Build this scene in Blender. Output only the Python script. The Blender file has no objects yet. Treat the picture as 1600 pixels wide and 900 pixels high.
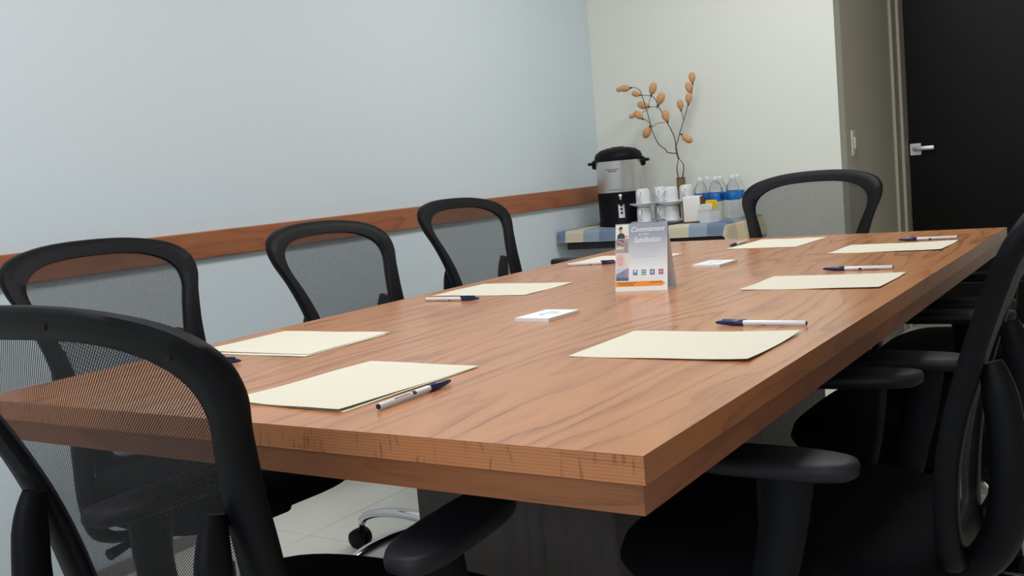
import bpy, bmesh, math, random
from mathutils import Vector, Matrix
random.seed(4)
PI = math.pi
S = bpy.context.scene
COL = S.collection

# ------------------------------------------------------------------ camera
cam_d = bpy.data.cameras.new('camera')
cam = bpy.data.objects.new('camera', cam_d); COL.objects.link(cam)
FPX = 1575.9
cam_d.sensor_width = 36.0
cam_d.lens = 36.0 * FPX / 1600.0
cam_d.clip_start = 0.02
yaw, pitch, roll = -0.5912, 0.1081, 0.0899
f = Vector((math.sin(yaw)*math.cos(pitch), math.cos(yaw)*math.cos(pitch), -math.sin(pitch)))
r0 = Vector((math.cos(yaw), -math.sin(yaw), 0)); d0 = f.cross(r0)
r = r0*math.cos(roll) + d0*math.sin(roll)
d = -r0*math.sin(roll) + d0*math.cos(roll)
rot = Matrix((r, -d, -f)).transposed()
cam.matrix_world = Matrix.Translation((0.4258, -0.8297, 1.0204)) @ rot.to_4x4()
S.camera = cam

# ------------------------------------------------------------------ world, lights, exposure
W = bpy.data.worlds.new('world'); S.world = W; W.use_nodes = True
W.node_tree.nodes['Background'].inputs[0].default_value = (0.62, 0.76, 1.0, 1)
W.node_tree.nodes['Background'].inputs[1].default_value = 0.6
S.view_settings.view_transform = 'Standard'
S.view_settings.look = 'None'
S.view_settings.gamma = 1.0
S.view_settings.use_curve_mapping = False
S.view_settings.exposure = 0.0

def area(name, loc, rot_e, sx, sy, power, color):
    l = bpy.data.lights.new(name, 'AREA'); l.shape = 'RECTANGLE'; l.size = sx; l.size_y = sy
    l.energy = power; l.color = color
    o = bpy.data.objects.new(name, l); COL.objects.link(o)
    o.location = loc; o.rotation_euler = rot_e
    return o
# daylight entering through the window in the rear wall
area('window_daylight', (0.40, -3.66, 1.85), (PI/2, 0, 0), 2.8, 1.2, 52, (0.80, 0.91, 1.0))
# ceiling fluorescent panels
PANELS = [(-0.7, 0.2), (-0.7, 2.5)]
PANEL_POWER = 21.5

# ------------------------------------------------------------------ materials
def nt(name):
    m = bpy.data.materials.new(name); m.use_nodes = True
    t = m.node_tree
    return m, t, t.nodes['Principled BSDF']
def N(t, typ, **kw):
    n = t.nodes.new(typ)
    for k, v in kw.items(): setattr(n, k, v)
    return n
def setv(n, **kw):
    for k, v in kw.items(): n.inputs[k].default_value = v
def plain(name, col, rough=0.5, metal=0.0, spec=0.5, noise=0.0, nscale=40.0, bump=0.0, trans=0.0):
    m, t, b = nt(name)
    b.inputs['Base Color'].default_value = (*col, 1)
    b.inputs['Roughness'].default_value = rough
    b.inputs['Metallic'].default_value = metal
    b.inputs['Specular IOR Level'].default_value = spec
    if trans: b.inputs['Transmission Weight'].default_value = trans
    if noise or bump:
        tc = N(t, 'ShaderNodeTexCoord'); nz = N(t, 'ShaderNodeTexNoise')
        nz.inputs['Scale'].default_value = nscale; nz.inputs['Detail'].default_value = 4
        t.links.new(tc.outputs['Object'], nz.inputs['Vector'])
        if noise:
            mx = N(t, 'ShaderNodeMix', data_type='RGBA')
            mx.inputs[6].default_value = (*[c*(1-noise) for c in col], 1)
            mx.inputs[7].default_value = (*[min(1, c*(1+noise)) for c in col], 1)
            t.links.new(nz.outputs['Fac'], mx.inputs[0]); t.links.new(mx.outputs[2], b.inputs['Base Color'])
        if bump:
            bp = N(t, 'ShaderNodeBump'); bp.inputs['Strength'].default_value = bump; bp.inputs['Distance'].default_value = 0.002
            t.links.new(nz.outputs['Fac'], bp.inputs['Height']); t.links.new(bp.outputs[0], b.inputs['Normal'])
    return m
def srgb(*c):
    return tuple(((v/255)/12.92 if v/255 <= 0.04045 else ((v/255+0.055)/1.055)**2.4) for v in c)

def oak(name, base, dark, axis='Y', rough=0.3, figure=1.0, seed=0.0, fleck=False, spec=0.5):
    """procedural oak: cathedral grain lines running along axis, fine pores"""
    m, t, b = nt(name)
    L = t.links.new
    tc = N(t, 'ShaderNodeTexCoord'); mp = N(t, 'ShaderNodeMapping')
    L(tc.outputs['Object'], mp.inputs['Vector'])
    rotm = {'Y': (0, 0, 0), 'X': (0, 0, PI/2), 'Z': (PI/2, 0, 0)}[axis]
    mp.inputs['Rotation'].default_value = rotm
    mp.inputs['Location'].default_value = (seed, seed*1.7, seed*0.6)
    # warp field, stretched along the grain
    m1 = N(t, 'ShaderNodeMapping'); m1.inputs['Scale'].default_value = (5.0, 0.6, 5.0); L(mp.outputs[0], m1.inputs['Vector'])
    n1 = N(t, 'ShaderNodeTexNoise'); setv(n1, Scale=1.0, Detail=2.5, Roughness=0.5); L(m1.outputs[0], n1.inputs['Vector'])
    m1b = N(t, 'ShaderNodeMapping'); m1b.inputs['Scale'].default_value = (24, 4, 24); L(mp.outputs[0], m1b.inputs['Vector'])
    n1b = N(t, 'ShaderNodeTexNoise'); setv(n1b, Scale=1.0, Detail=2, Roughness=0.5); L(m1b.outputs[0], n1b.inputs['Vector'])
    sx = N(t, 'ShaderNodeSeparateXYZ'); L(mp.outputs[0], sx.inputs[0])
    a = N(t, 'ShaderNodeMath', operation='MULTIPLY'); L(n1.outputs['Fac'], a.inputs[0]); a.inputs[1].default_value = 13.0
    a2 = N(t, 'ShaderNodeMath', operation='MULTIPLY_ADD'); L(n1b.outputs['Fac'], a2.inputs[0]); a2.inputs[1].default_value = 0.7; L(a.outputs[0], a2.inputs[2])
    ax = N(t, 'ShaderNodeMath', operation='MULTIPLY_ADD'); L(sx.outputs[0], ax.inputs[0]); ax.inputs[1].default_value = 9.0; L(a2.outputs[0], ax.inputs[2])
    fr = N(t, 'ShaderNodeMath', operation='FRACT'); L(ax.outputs[0], fr.inputs[0])
    ring = N(t, 'ShaderNodeValToRGB'); L(fr.outputs[0], ring.inputs[0])
    e = ring.color_ramp.elements
    e[0].position = 0.0; e[0].color = (1, 1, 1, 1); e[1].position = 1.0; e[1].color = (0.25, 0.25, 0.25, 1)
    x = e.new(0.10); x.color = (0.85, 0.85, 0.85, 1); x = e.new(0.26); x.color = (0.40, 0.40, 0.40, 1); x = e.new(0.55); x.color = (0.0, 0.0, 0.0, 1)
    # pores
    m2 = N(t, 'ShaderNodeMapping'); m2.inputs['Scale'].default_value = (420, 14, 420); L(mp.outputs[0], m2.inputs['Vector'])
    n2 = N(t, 'ShaderNodeTexNoise'); setv(n2, Scale=1.0, Detail=2, Roughness=0.6); L(m2.outputs[0], n2.inputs['Vector'])
    pr = N(t, 'ShaderNodeValToRGB'); L(n2.outputs['Fac'], pr.inputs[0])
    pr.color_ramp.elements[0].position = 0.42; pr.color_ramp.elements[1].position = 0.72
    # patch mask so that the figure comes and goes
    m3 = N(t, 'ShaderNodeMapping'); m3.inputs['Scale'].default_value = (6, 2.2, 6); L(mp.outputs[0], m3.inputs['Vector'])
    n3 = N(t, 'ShaderNodeTexNoise'); setv(n3, Scale=1.0, Detail=3); L(m3.outputs[0], n3.inputs['Vector'])
    mr = N(t, 'ShaderNodeMapRange'); L(n3.outputs['Fac'], mr.inputs[0])
    mr.inputs[1].default_value = 0.35; mr.inputs[2].default_value = 0.65; mr.inputs[3].default_value = 0.35*figure; mr.inputs[4].default_value = 1.0*figure
    pm = N(t, 'ShaderNodeMath', operation='MULTIPLY_ADD'); L(pr.outputs[0], pm.inputs[0]); pm.inputs[1].default_value = 0.6; pm.inputs[2].default_value = 0.55
    k = N(t, 'ShaderNodeMath', operation='MULTIPLY'); L(ring.outputs[0], k.inputs[0]); L(mr.outputs[0], k.inputs[1])
    k2 = N(t, 'ShaderNodeMath', operation='MULTIPLY'); L(k.outputs[0], k2.inputs[0]); L(pm.outputs[0], k2.inputs[1])
    k3 = N(t, 'ShaderNodeMath', operation='MULTIPLY_ADD'); L(pr.outputs[0], k3.inputs[0]); k3.inputs[1].default_value = 0.13; L(k2.outputs[0], k3.inputs[2])
    last = k3
    if fleck:
        m4 = N(t, 'ShaderNodeMapping'); m4.inputs['Scale'].default_value = (150, 150, 34); L(tc.outputs['Object'], m4.inputs['Vector'])
        m4.inputs['Rotation'].default_value = (0, 0.30, 0)
        n4 = N(t, 'ShaderNodeTexNoise'); setv(n4, Scale=1.0, Detail=1.5, Roughness=0.5); L(m4.outputs[0], n4.inputs['Vector'])
        fl = N(t, 'ShaderNodeMapRange'); L(n4.outputs['Fac'], fl.inputs[0]); fl.inputs[1].default_value = 0.59; fl.inputs[2].default_value = 0.68
        k4 = N(t, 'ShaderNodeMath', operation='MULTIPLY_ADD'); L(fl.outputs[0], k4.inputs[0]); k4.inputs[1].default_value = 0.42; L(last.outputs[0], k4.inputs[2])
        # thin lamination lines
        sz = N(t, 'ShaderNodeSeparateXYZ'); L(tc.outputs['Object'], sz.inputs[0])
        sn = N(t, 'ShaderNodeMath', operation='MULTIPLY'); L(sz.outputs[2], sn.inputs[0]); sn.inputs[1].default_value = 2*PI/0.0036
        ss = N(t, 'ShaderNodeMath', operation='SINE'); L(sn.outputs[0], ss.inputs[0])
        k5 = N(t, 'ShaderNodeMath', operation='MULTIPLY_ADD'); L(ss.outputs[0], k5.inputs[0]); k5.inputs[1].default_value = 0.16; L(k4.outputs[0], k5.inputs[2])
        last = k5
    cl = N(t, 'ShaderNodeClamp'); L(last.outputs[0], cl.inputs[0])
    mx = N(t, 'ShaderNodeMix', data_type='RGBA'); L(cl.outputs[0], mx.inputs[0])
    mx.inputs[6].default_value = (*base, 1); mx.inputs[7].default_value = (*dark, 1)
    # broad tone drift of the wood
    m5 = N(t, 'ShaderNodeMapping'); m5.inputs['Scale'].default_value = (3, 0.8, 3); L(mp.outputs[0], m5.inputs['Vector'])
    n5 = N(t, 'ShaderNodeTexNoise'); setv(n5, Scale=1.0, Detail=1); L(m5.outputs[0], n5.inputs['Vector'])
    hs = N(t, 'ShaderNodeHueSaturation'); L(mx.outputs[2], hs.inputs['Color'])
    v5 = N(t, 'ShaderNodeMapRange'); L(n5.outputs['Fac'], v5.inputs[0]); v5.inputs[3].default_value = 0.88; v5.inputs[4].default_value = 1.12
    L(v5.outputs[0], hs.inputs['Value'])
    L(hs.outputs[0], b.inputs['Base Color'])
    setv(b, Roughness=rough); b.inputs['Specular IOR Level'].default_value = spec
    bp = N(t, 'ShaderNodeBump'); bp.inputs['Strength'].default_value = 0.06; bp.inputs['Distance'].default_value = 0.0005; bp.invert = True
    L(cl.outputs[0], bp.inputs['Height']); L(bp.outputs[0], b.inputs['Normal'])
    return m

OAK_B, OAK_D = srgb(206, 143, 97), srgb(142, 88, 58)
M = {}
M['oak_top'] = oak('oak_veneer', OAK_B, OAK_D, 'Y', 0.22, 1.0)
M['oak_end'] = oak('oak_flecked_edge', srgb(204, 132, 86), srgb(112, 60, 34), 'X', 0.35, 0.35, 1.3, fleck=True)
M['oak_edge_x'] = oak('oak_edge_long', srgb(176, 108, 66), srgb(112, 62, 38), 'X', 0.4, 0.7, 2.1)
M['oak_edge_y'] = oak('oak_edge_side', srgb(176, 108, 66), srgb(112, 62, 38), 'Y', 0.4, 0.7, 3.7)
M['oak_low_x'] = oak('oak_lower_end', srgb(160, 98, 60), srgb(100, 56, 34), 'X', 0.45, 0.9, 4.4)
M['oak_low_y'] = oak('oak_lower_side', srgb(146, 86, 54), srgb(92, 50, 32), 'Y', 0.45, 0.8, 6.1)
M['oak_rail'] = oak('oak_rail', srgb(172, 106, 70), srgb(110, 62, 38), 'Y', 0.45, 0.7, 5.2)
M['pedestal'] = oak('grey_brown_wood', srgb(72, 63, 62), srgb(42, 36, 36), 'Z', 0.55, 1.0, 0.4)
M['door'] = oak('espresso_wood', srgb(18, 15, 13), srgb(7, 6, 5), 'Z', 0.36, 0.9, 0.9, spec=0.16)
M['wall_sky_lit'] = plain('wall_paint_sky_lit', srgb(219, 230, 237), 0.85, noise=0.02, nscale=60, bump=0.05)  # same paint as the back wall, bluish sky light put into its colour
M['wall_warm_lit'] = plain('wall_paint_warm_lit', srgb(234, 236, 226), 0.85, noise=0.02, nscale=60, bump=0.05)  # same paint as the left wall, tinted for the warmer light falling here
M['wall_grey'] = plain('wall_paint_beige', srgb(206, 200, 186), 0.85, noise=0.02, nscale=60, bump=0.05)
M['ceiling'] = plain('ceiling_white', srgb(232, 232, 228), 0.9, noise=0.02)
M['grout'] = plain('grout_grey', srgb(150, 146, 140), 0.9, noise=0.05)
M['tile'] = plain('floor_tile_offwhite', srgb(222, 220, 210), 0.3, noise=0.06, nscale=5)
M['skirting'] = plain('skirting_grey', srgb(150, 148, 146), 0.5, noise=0.05)
M['jamb'] = plain('door_jamb_beige', srgb(196, 188, 172), 0.6, noise=0.02)
M['steel'] = plain('brushed_steel', srgb(226, 226, 226), 0.42, 1.0, noise=0.05, nscale=90)
M['chrome'] = plain('chrome', srgb(225, 225, 228), 0.12, 1.0, noise=0.02)
M['plastic'] = plain('black_plastic', (0.005, 0.005, 0.007), 0.5, spec=0.14, noise=0.15, nscale=300, bump=0.04)
M['armpad'] = plain('soft_black_pad', (0.014, 0.013, 0.018), 0.55, spec=0.3, noise=0.15, nscale=200)
M['fabric'] = plain('black_fabric', (0.004, 0.0035, 0.005), 0.95, spec=0.1, noise=0.3, nscale=500, bump=0.3)
M['hole'] = plain('screw_recess_black', (0.003, 0.003, 0.003), 0.8, noise=0.1)
M['switch'] = plain('switch_white', srgb(225, 222, 212), 0.4, noise=0.01)
M['paper'] = plain('cream_paper', srgb(229, 223, 204), 0.8, noise=0.012, nscale=30)
M['white_paper'] = plain('white_paper', srgb(238, 240, 242), 0.7, noise=0.01)
M['pen_white'] = plain('pen_white_plastic', srgb(232, 233, 238), 0.3, noise=0.01)
M['navy'] = plain('pen_navy_plastic', srgb(24, 30, 84), 0.3, noise=0.05)
M['ink'] = plain('print_dark_ink', srgb(48, 50, 66), 0.6, noise=0.05)
M['blueink'] = plain('print_pale_blue', srgb(150, 176, 210), 0.6, noise=0.05)
M['china'] = plain('white_china', srgb(234, 234, 236), 0.18, noise=0.01)
M['napkin'] = plain('white_napkin', srgb(238, 236, 230), 0.9, noise=0.03, nscale=80, bump=0.1)
M['holder'] = plain('brown_wood_holder', srgb(120, 84, 62), 0.5, noise=0.12, nscale=60)
M['yellow'] = plain('yellow_packet', srgb(244, 206, 20), 0.5, noise=0.08, nscale=120)
M['packet'] = plain('white_packet', srgb(240, 238, 236), 0.6, noise=0.02)
M['label'] = plain('bottle_label_blue', srgb(20, 112, 190), 0.4, noise=0.25, nscale=60)
M['label_navy'] = plain('bottle_label_navy', srgb(26, 40, 128), 0.4, noise=0.1, nscale=60)
M['cap'] = plain('bottle_cap_white', srgb(226, 230, 234), 0.35, noise=0.02)
M['black_table'] = plain('black_laminate', srgb(30, 20, 24), 0.5, noise=0.1)
M['twig'] = plain('dark_twig', srgb(74, 66, 60), 0.8, noise=0.2, nscale=150)
M['bud'] = plain('peach_bud', srgb(214, 158, 110), 0.75, noise=0.14, nscale=130, bump=0.3)
M['wicker'] = plain('woven_raffia', srgb(128, 104, 66), 0.8, noise=0.45, nscale=160, bump=0.5)
M['panel'] = None
def glass_mat():
    m, t, b = nt('clear_plastic_bottle')
    setv(b, Roughness=0.06, IOR=1.15); b.inputs['Base Color'].default_value = (0.93, 0.96, 0.98, 1)
    b.inputs['Transmission Weight'].default_value = 0.95
    return m
M['bottle'] = glass_mat()
def pane_mat():
    m, t, b = nt('window_glass')
    setv(b, Roughness=0.0, IOR=1.01); b.inputs['Transmission Weight'].default_value = 1.0
    return m
M['pane'] = pane_mat()
def emit_mat():
    m, t, b = nt('lit_diffuser')
    b.inputs['Base Color'].default_value = (0.9, 0.9, 0.88, 1)
    b.inputs['Emission Color'].default_value = (1.0, 0.96, 0.86, 1)
    b.inputs['Emission Strength'].default_value = 1.5
    return m
M['panel'] = emit_mat()
def mesh_mat():
    m = bpy.data.materials.new('open_mesh_fabric'); m.use_nodes = True
    t = m.node_tree; t.nodes.clear(); L = t.links.new
    out = N(t, 'ShaderNodeOutputMaterial'); mix = N(t, 'ShaderNodeMixShader')
    df = N(t, 'ShaderNodeBsdfPrincipled'); df.inputs['Base Color'].default_value = (0.012, 0.0115, 0.014, 1); setv(df, Roughness=0.75)
    tr = N(t, 'ShaderNodeBsdfTransparent')
    tc = N(t, 'ShaderNodeTexCoord'); sp = N(t, 'ShaderNodeSeparateXYZ'); L(tc.outputs['Object'], sp.inputs[0])
    def cosn(sock, per):
        a = N(t, 'ShaderNodeMath', operation='MULTIPLY'); L(sock, a.inputs[0]); a.inputs[1].default_value = PI/per
        c = N(t, 'ShaderNodeMath', operation='COSINE'); L(a.outputs[0], c.inputs[0]); return c
    a, b = cosn(sp.outputs[0], 0.00175), cosn(sp.outputs[2], 0.00145)
    p = N(t, 'ShaderNodeMath', operation='MULTIPLY'); L(a.outputs[0], p.inputs[0]); L(b.outputs[0], p.inputs[1])
    g = N(t, 'ShaderNodeMath', operation='GREATER_THAN'); L(p.outputs[0], g.inputs[0]); g.inputs[1].default_value = 0.10
    L(g.outputs[0], mix.inputs[0]); L(df.outputs[0], mix.inputs[1]); L(tr.outputs[0], mix.inputs[2]); L(mix.outputs[0], out.inputs[0])
    return m
M['mesh'] = mesh_mat()
def cloth_mat():
    m, t, b = nt('patchwork_cloth'); L = t.links.new
    uv = N(t, 'ShaderNodeUVMap'); sp = N(t, 'ShaderNodeSeparateXYZ'); L(uv.outputs[0], sp.inputs[0])
    def stripes(sock, off):
        a = N(t, 'ShaderNodeMath', operation='MULTIPLY_ADD'); L(sock, a.inputs[0]); a.inputs[1].default_value = 1/0.27; a.inputs[2].default_value = off
        fr = N(t, 'ShaderNodeMath', operation='FRACT'); L(a.outputs[0], fr.inputs[0])
        rp = N(t, 'ShaderNodeValToRGB'); rp.color_ramp.interpolation = 'CONSTANT'; L(fr.outputs[0], rp.inputs[0])
        e = rp.color_ramp.elements
        e[0].position = 0; e[0].color = (*srgb(228, 212, 176), 1)
        e[1].position = 0.36; e[1].color = (*srgb(150, 166, 178), 1)
        x = e.new(0.68); x.color = (*srgb(104, 122, 152), 1)
        return rp
    a, c = stripes(sp.outputs[0], 0.40), stripes(sp.outputs[1], 0.45)
    mx = N(t, 'ShaderNodeMix', data_type='RGBA'); mx.inputs[0].default_value = 0.25
    L(a.outputs[0], mx.inputs[6]); L(c.outputs[0], mx.inputs[7])
    L(mx.outputs[2], b.inputs['Base Color']); setv(b, Roughness=0.9); b.inputs['Specular IOR Level'].default_value = 0.2
    return m
M['cloth'] = cloth_mat()

# ------------------------------------------------------------------ mesh helpers
class MB:
    def __init__(s): s.bm = bmesh.new()
    def box(s, x0, x1, y0, y1, z0, z1, bev=0.0, seg=1):
        vs = [s.bm.verts.new(p) for p in [(x0,y0,z0),(x1,y0,z0),(x1,y1,z0),(x0,y1,z0),(x0,y0,z1),(x1,y0,z1),(x1,y1,z1),(x0,y1,z1)]]
        fs = [s.bm.faces.new([vs[i] for i in q]) for q in [(0,3,2,1),(4,5,6,7),(0,1,5,4),(1,2,6,5),(2,3,7,6),(3,0,4,7)]]
        if bev:
            es = {e for fc in fs for e in fc.edges}
            bmesh.ops.bevel(s.bm, geom=list(es), offset=bev, segments=seg, profile=0.5, affect='EDGES')
        return s
    def rings(s, rows, cap0=True, cap1=True, close=False):
        """rows of equally long closed loops"""
        R = [[s.bm.verts.new(p) for p in row] for row in rows]
        n = len(R[0]); m = len(R)
        for i in range(m if close else m-1):
            a, b = R[i], R[(i+1) % m]
            for j in range(n):
                s.bm.faces.new((a[j], a[(j+1) % n], b[(j+1) % n], b[j]))
        if not close:
            if cap0: s.bm.faces.new(list(reversed(R[0])))
            if cap1: s.bm.faces.new(R[-1])
        return s
    def lathe(s, prof, cx=0, cy=0, n=24, cap0=True, cap1=True):
        return s.rings([[(cx+rr*math.cos(2*PI*j/n), cy+rr*math.sin(2*PI*j/n), z) for j in range(n)] for rr, z in prof], cap0, cap1)
    def tube(s, pts, rad, n=8, sub=0):
        pts = [Vector(p) for p in pts]
        if not isinstance(rad, (list, tuple)): rad = [rad]*len(pts)
        if sub:
            q, rq = [], []
            for i in range(len(pts)-1):
                p0, p1, p2, p3 = pts[max(i-1,0)], pts[i], pts[i+1], pts[min(i+2,len(pts)-1)]
                for k in range(sub):
                    u = k/sub
                    q.append(0.5*((2*p1)+(p2-p0)*u+(2*p0-5*p1+4*p2-p3)*u*u+(3*p1-p0-3*p2+p3)*u**3)); rq.append(tuple(x_*(1-u)+y_*u for x_, y_ in zip(rad[i], rad[i+1])) if isinstance(rad[i], tuple) else rad[i]*(1-u)+rad[i+1]*u)
            q.append(pts[-1]); rq.append(rad[-1]); pts, rad = q, rq
        rows = []; up = None
        for i, p in enumerate(pts):
            tdir = (pts[min(i+1,len(pts)-1)]-pts[max(i-1,0)]).normalized()
            if up is None:
                up = Vector((0,0,1)) if abs(tdir.z) < 0.9 else Vector((1,0,0))
            a = (up - tdir*up.dot(tdir)).normalized(); up = a
            b = tdir.cross(a)
            rr = rad[i]
            rx, ry = rr if isinstance(rr, tuple) else (rr, rr)
            rows.append([p + a*math.cos(2*PI*j/n)*rx + b*math.sin(2*PI*j/n)*ry for j in range(n)])
        return s.rings(rows)
    def prism(s, poly, axis, a, b):
        """extrude 2-D polygon (list) between a and b along axis"""
        def P(u, v, w):
            return {'x': (w, u, v), 'y': (u, w, v), 'z': (u, v, w)}[axis]
        A = [s.bm.verts.new(P(u, v, a)) for u, v in poly]; B = [s.bm.verts.new(P(u, v, b)) for u, v in poly]
        n = len(poly)
        s.bm.faces.new(A); s.bm.faces.new(list(reversed(B)))
        for i in range(n): s.bm.faces.new((A[i], B[i], B[(i+1)%n], A[(i+1)%n]))
        return s
    def build(s, name, mat, parent=None, smooth=True, angle=40, uv=None):
        bmesh.ops.recalc_face_normals(s.bm, faces=s.bm.faces)
        me = bpy.data.meshes.new(name); s.bm.to_mesh(me); s.bm.free()
        me.materials.append(mat)
        if smooth:
            me.polygons.foreach_set('use_smooth', [True]*len(me.polygons))
            me.set_sharp_from_angle(angle=math.radians(angle))
        o = bpy.data.objects.new(name, me); COL.objects.link(o)
        if parent: o.parent = parent
        return o
def empty(name, loc=(0,0,0), rz=0.0):
    o = bpy.data.objects.new(name, None); COL.objects.link(o)
    o.empty_display_size = 0.05
    o.location = loc; o.rotation_euler = (0, 0, rz); return o
def tag(o, label, cat, group=None):
    o['label'] = label; o['category'] = cat
    if group: o['group'] = group
    return o
def struct(o): o['kind'] = 'structure'; return o
def copy_tree(o, parent=None):
    c = o.copy(); COL.objects.link(c); c.parent = parent
    for ch in o.children: copy_tree(ch, c)
    return c

# ------------------------------------------------------------------ room shell
XL, YB, XC, YD, XR, YR, H = -2.10, 3.85, -0.859, 5.10, 2.3, -3.6, 2.6
AX = 0.14                                   # right side of the door recess
struct(MB().box(XL-0.1, XL, YR, YB+0.1, -0.05, H).build('wall_left', M['wall_sky_lit'], smooth=False))
struct(MB().box(XL, XC, YB, YB+0.1, -0.05, H).build('wall_back', M['wall_warm_lit'], smooth=False))
struct(MB().box(XC-0.1, XC, YB+0.1, YD+0.1, -0.05, H).build('wall_recess_left', M['wall_grey'], smooth=False))
struct(MB().box(AX, AX+0.1, YB+0.1, YD+0.1, -0.05, H).build('wall_recess_right', M['wall_grey'], smooth=False))
struct(MB().box(AX, XR, YB, YB+0.1, -0.05, H).build('wall_back_right', M['wall_warm_lit'], smooth=False))
struct(MB().box(XC, AX, YD+0.05, YD+0.15, -0.05, H).build('wall_recess_end', M['wall_grey'], smooth=False))
struct(MB().box(XR, XR+0.1, YR, YB+0.1, -0.05, H).build('wall_right', M['wall_grey'], smooth=False))
wx0, wx1, wz0, wz1 = -1.0, 1.8, 1.25, 2.45
b = MB()
b.box(XL-0.1, wx0, YR-0.1, YR, -0.05, H); b.box(wx1, XR+0.1, YR-0.1, YR, -0.05, H)
b.box(wx0, wx1, YR-0.1, YR, -0.05, wz0); b.box(wx0, wx1, YR-0.1, YR, wz1, H)
struct(b.build('wall_rear', M['wall_grey'], smooth=False))
wf = b = MB()
b.box(wx0, wx0+0.05, YR-0.08, YR-0.02, wz0, wz1); b.box(wx1-0.05, wx1, YR-0.08, YR-0.02, wz0, wz1)
b.box(wx0+0.05, wx1-0.05, YR-0.08, YR-0.02, wz0, wz0+0.05); b.box(wx0+0.05, wx1-0.05, YR-0.08, YR-0.02, wz1-0.05, wz1)
b.box(0.375, 0.425, YR-0.08, YR-0.02, wz0+0.05, wz1-0.05)
struct(b.build('window_1', M['jamb'], smooth=False))
struct(MB().box(XL-0.1, XR+0.1, YR-0.1, YD+0.15, H, H+0.1).build('ceiling', M['ceiling'], smooth=False))
fl = struct(MB().box(XL-0.1, XR+0.1, YR-0.1, YD+0.15, -0.06, -0.003).build('floor', M['grout'], smooth=False))
TS = 0.60
tile0 = None
iy = 0
for i in range(-8, 7):
    for j in range(-9, 8):
        x0, y0 = XL + 0.3 + i*TS, 1.26 + j*TS
        xa, xb, ya, yb = max(x0, XL), min(x0+TS, XR), max(y0, YR), min(y0+TS, YD)
        if xb-xa < 0.02 or yb-ya < 0.02: continue
        g = 0.0015
        full = abs(xb-xa-TS) < 1e-4 and abs(yb-ya-TS) < 1e-4
        if full and tile0 is not None:
            o = bpy.data.objects.new('tile', tile0); COL.objects.link(o)
        else:
            w, h = xb-xa, yb-ya
            o = MB().box(g, w-g, g, h-g, -0.01, 0, 0.001).build('tile', M['tile'], smooth=False)
            if full: tile0 = o.data
        o.location = (xa, ya, 0); o.parent = fl
struct(MB().box(XL, XL+0.012, YR, YB, 0, 0.042, 0.002).build('baseboard_left', M['skirting']))
struct(MB().box(XL+0.012, XC, YB-0.012, YB, 0, 0.042, 0.002).build('baseboard_back', M['skirting']))
struct(MB().box(XC, XC+0.012, YB-0.012, 4.86, 0, 0.042, 0.002).build('baseboard_recess', M['skirting']))
struct(MB().box(XL, XL+0.018, YR, YB, 0.86, 0.942, 0.003).build('trim_1', M['oak_rail']))
# door frame and door in the recess
b = MB(); b.box(XC, XC+0.016, 4.88, 4.985, 0, 2.12, 0.002); b.box(XC, XC+0.03, 4.985, YD+0.05, 0, 2.12, 0.002)
struct(b.build('trim_2', M['jamb']))
dr = struct(MB().box(XC+0.032, 0.10, YD-0.005, YD+0.04, 0.006, 2.10, 0.002).build('door_1', M['door'], smooth=False))
hp = MB().box(-0.822, -0.762, YD-0.017, YD-0.005, 0.946, 1.012, 0.002).build('handle_plate', M['steel'], dr)
b = MB(); b.tube([(-0.79, YD-0.012, 0.982), (-0.79, YD-0.05, 0.982)], 0.010, 12)
b.box(-0.80, -0.688, YD-0.062, YD-0.044, 0.971, 0.993, 0.004, 2)
b.build('lever', M['steel'], hp)
MB().box(XC+0.024, XC+0.034, YD-0.012, YD+0.0, 0.945, 1.03, 0.001).build('latch_plate', M['plastic'], dr)
struct(MB().box(0.10, AX, YD-0.02, YD+0.05, 0, 2.12).build('trim_3', M['jamb'], smooth=False))
struct(MB().box(XC+0.03, 0.10, YD-0.02, YD+0.05, 2.10, 2.14).build('trim_4', M['jamb'], smooth=False))
# light switch on the recess wall
sw = empty('light_switch', (XC, 4.07, 1.04)); tag(sw, 'white wall light switch on the beige wall beside the dark door', 'light switch')
MB().box(0, 0.007, -0.037, 0.037, -0.06, 0.06, 0.003, 2).build('plate', M['switch'], sw)
MB().box(0.007, 0.013, -0.014, 0.014, -0.028, 0.028, 0.002).build('rocker', M['switch'], sw)
# ceiling panels
for i, (px, py) in enumerate(PANELS):
    e = empty('ceiling_light', (px, py, H)); tag(e, 'rectangular white ceiling light panel above the ' + ('flecked table end' if i == 0 else 'table end near the door recess'), 'ceiling light', 'ceiling light panels')
    b = MB()
    b.box(-0.32, -0.295, -0.62, 0.62, -0.03, 0); b.box(0.295, 0.32, -0.62, 0.62, -0.03, 0)
    b.box(-0.295, 0.295, -0.62, -0.595, -0.03, 0); b.box(-0.295, 0.295, 0.595, 0.62, -0.03, 0)
    b.build('frame', M['switch'], e, smooth=False)
    MB().box(-0.295, 0.295, -0.595, 0.595, -0.012, 0).build('diffuser', M['panel'], e, smooth=False)
    l = area('panel_lamp', (px, py, H-0.035), (0, 0, 0), 0.58, 1.18, PANEL_POWER, (0.97, 0.98, 1.0))

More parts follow.
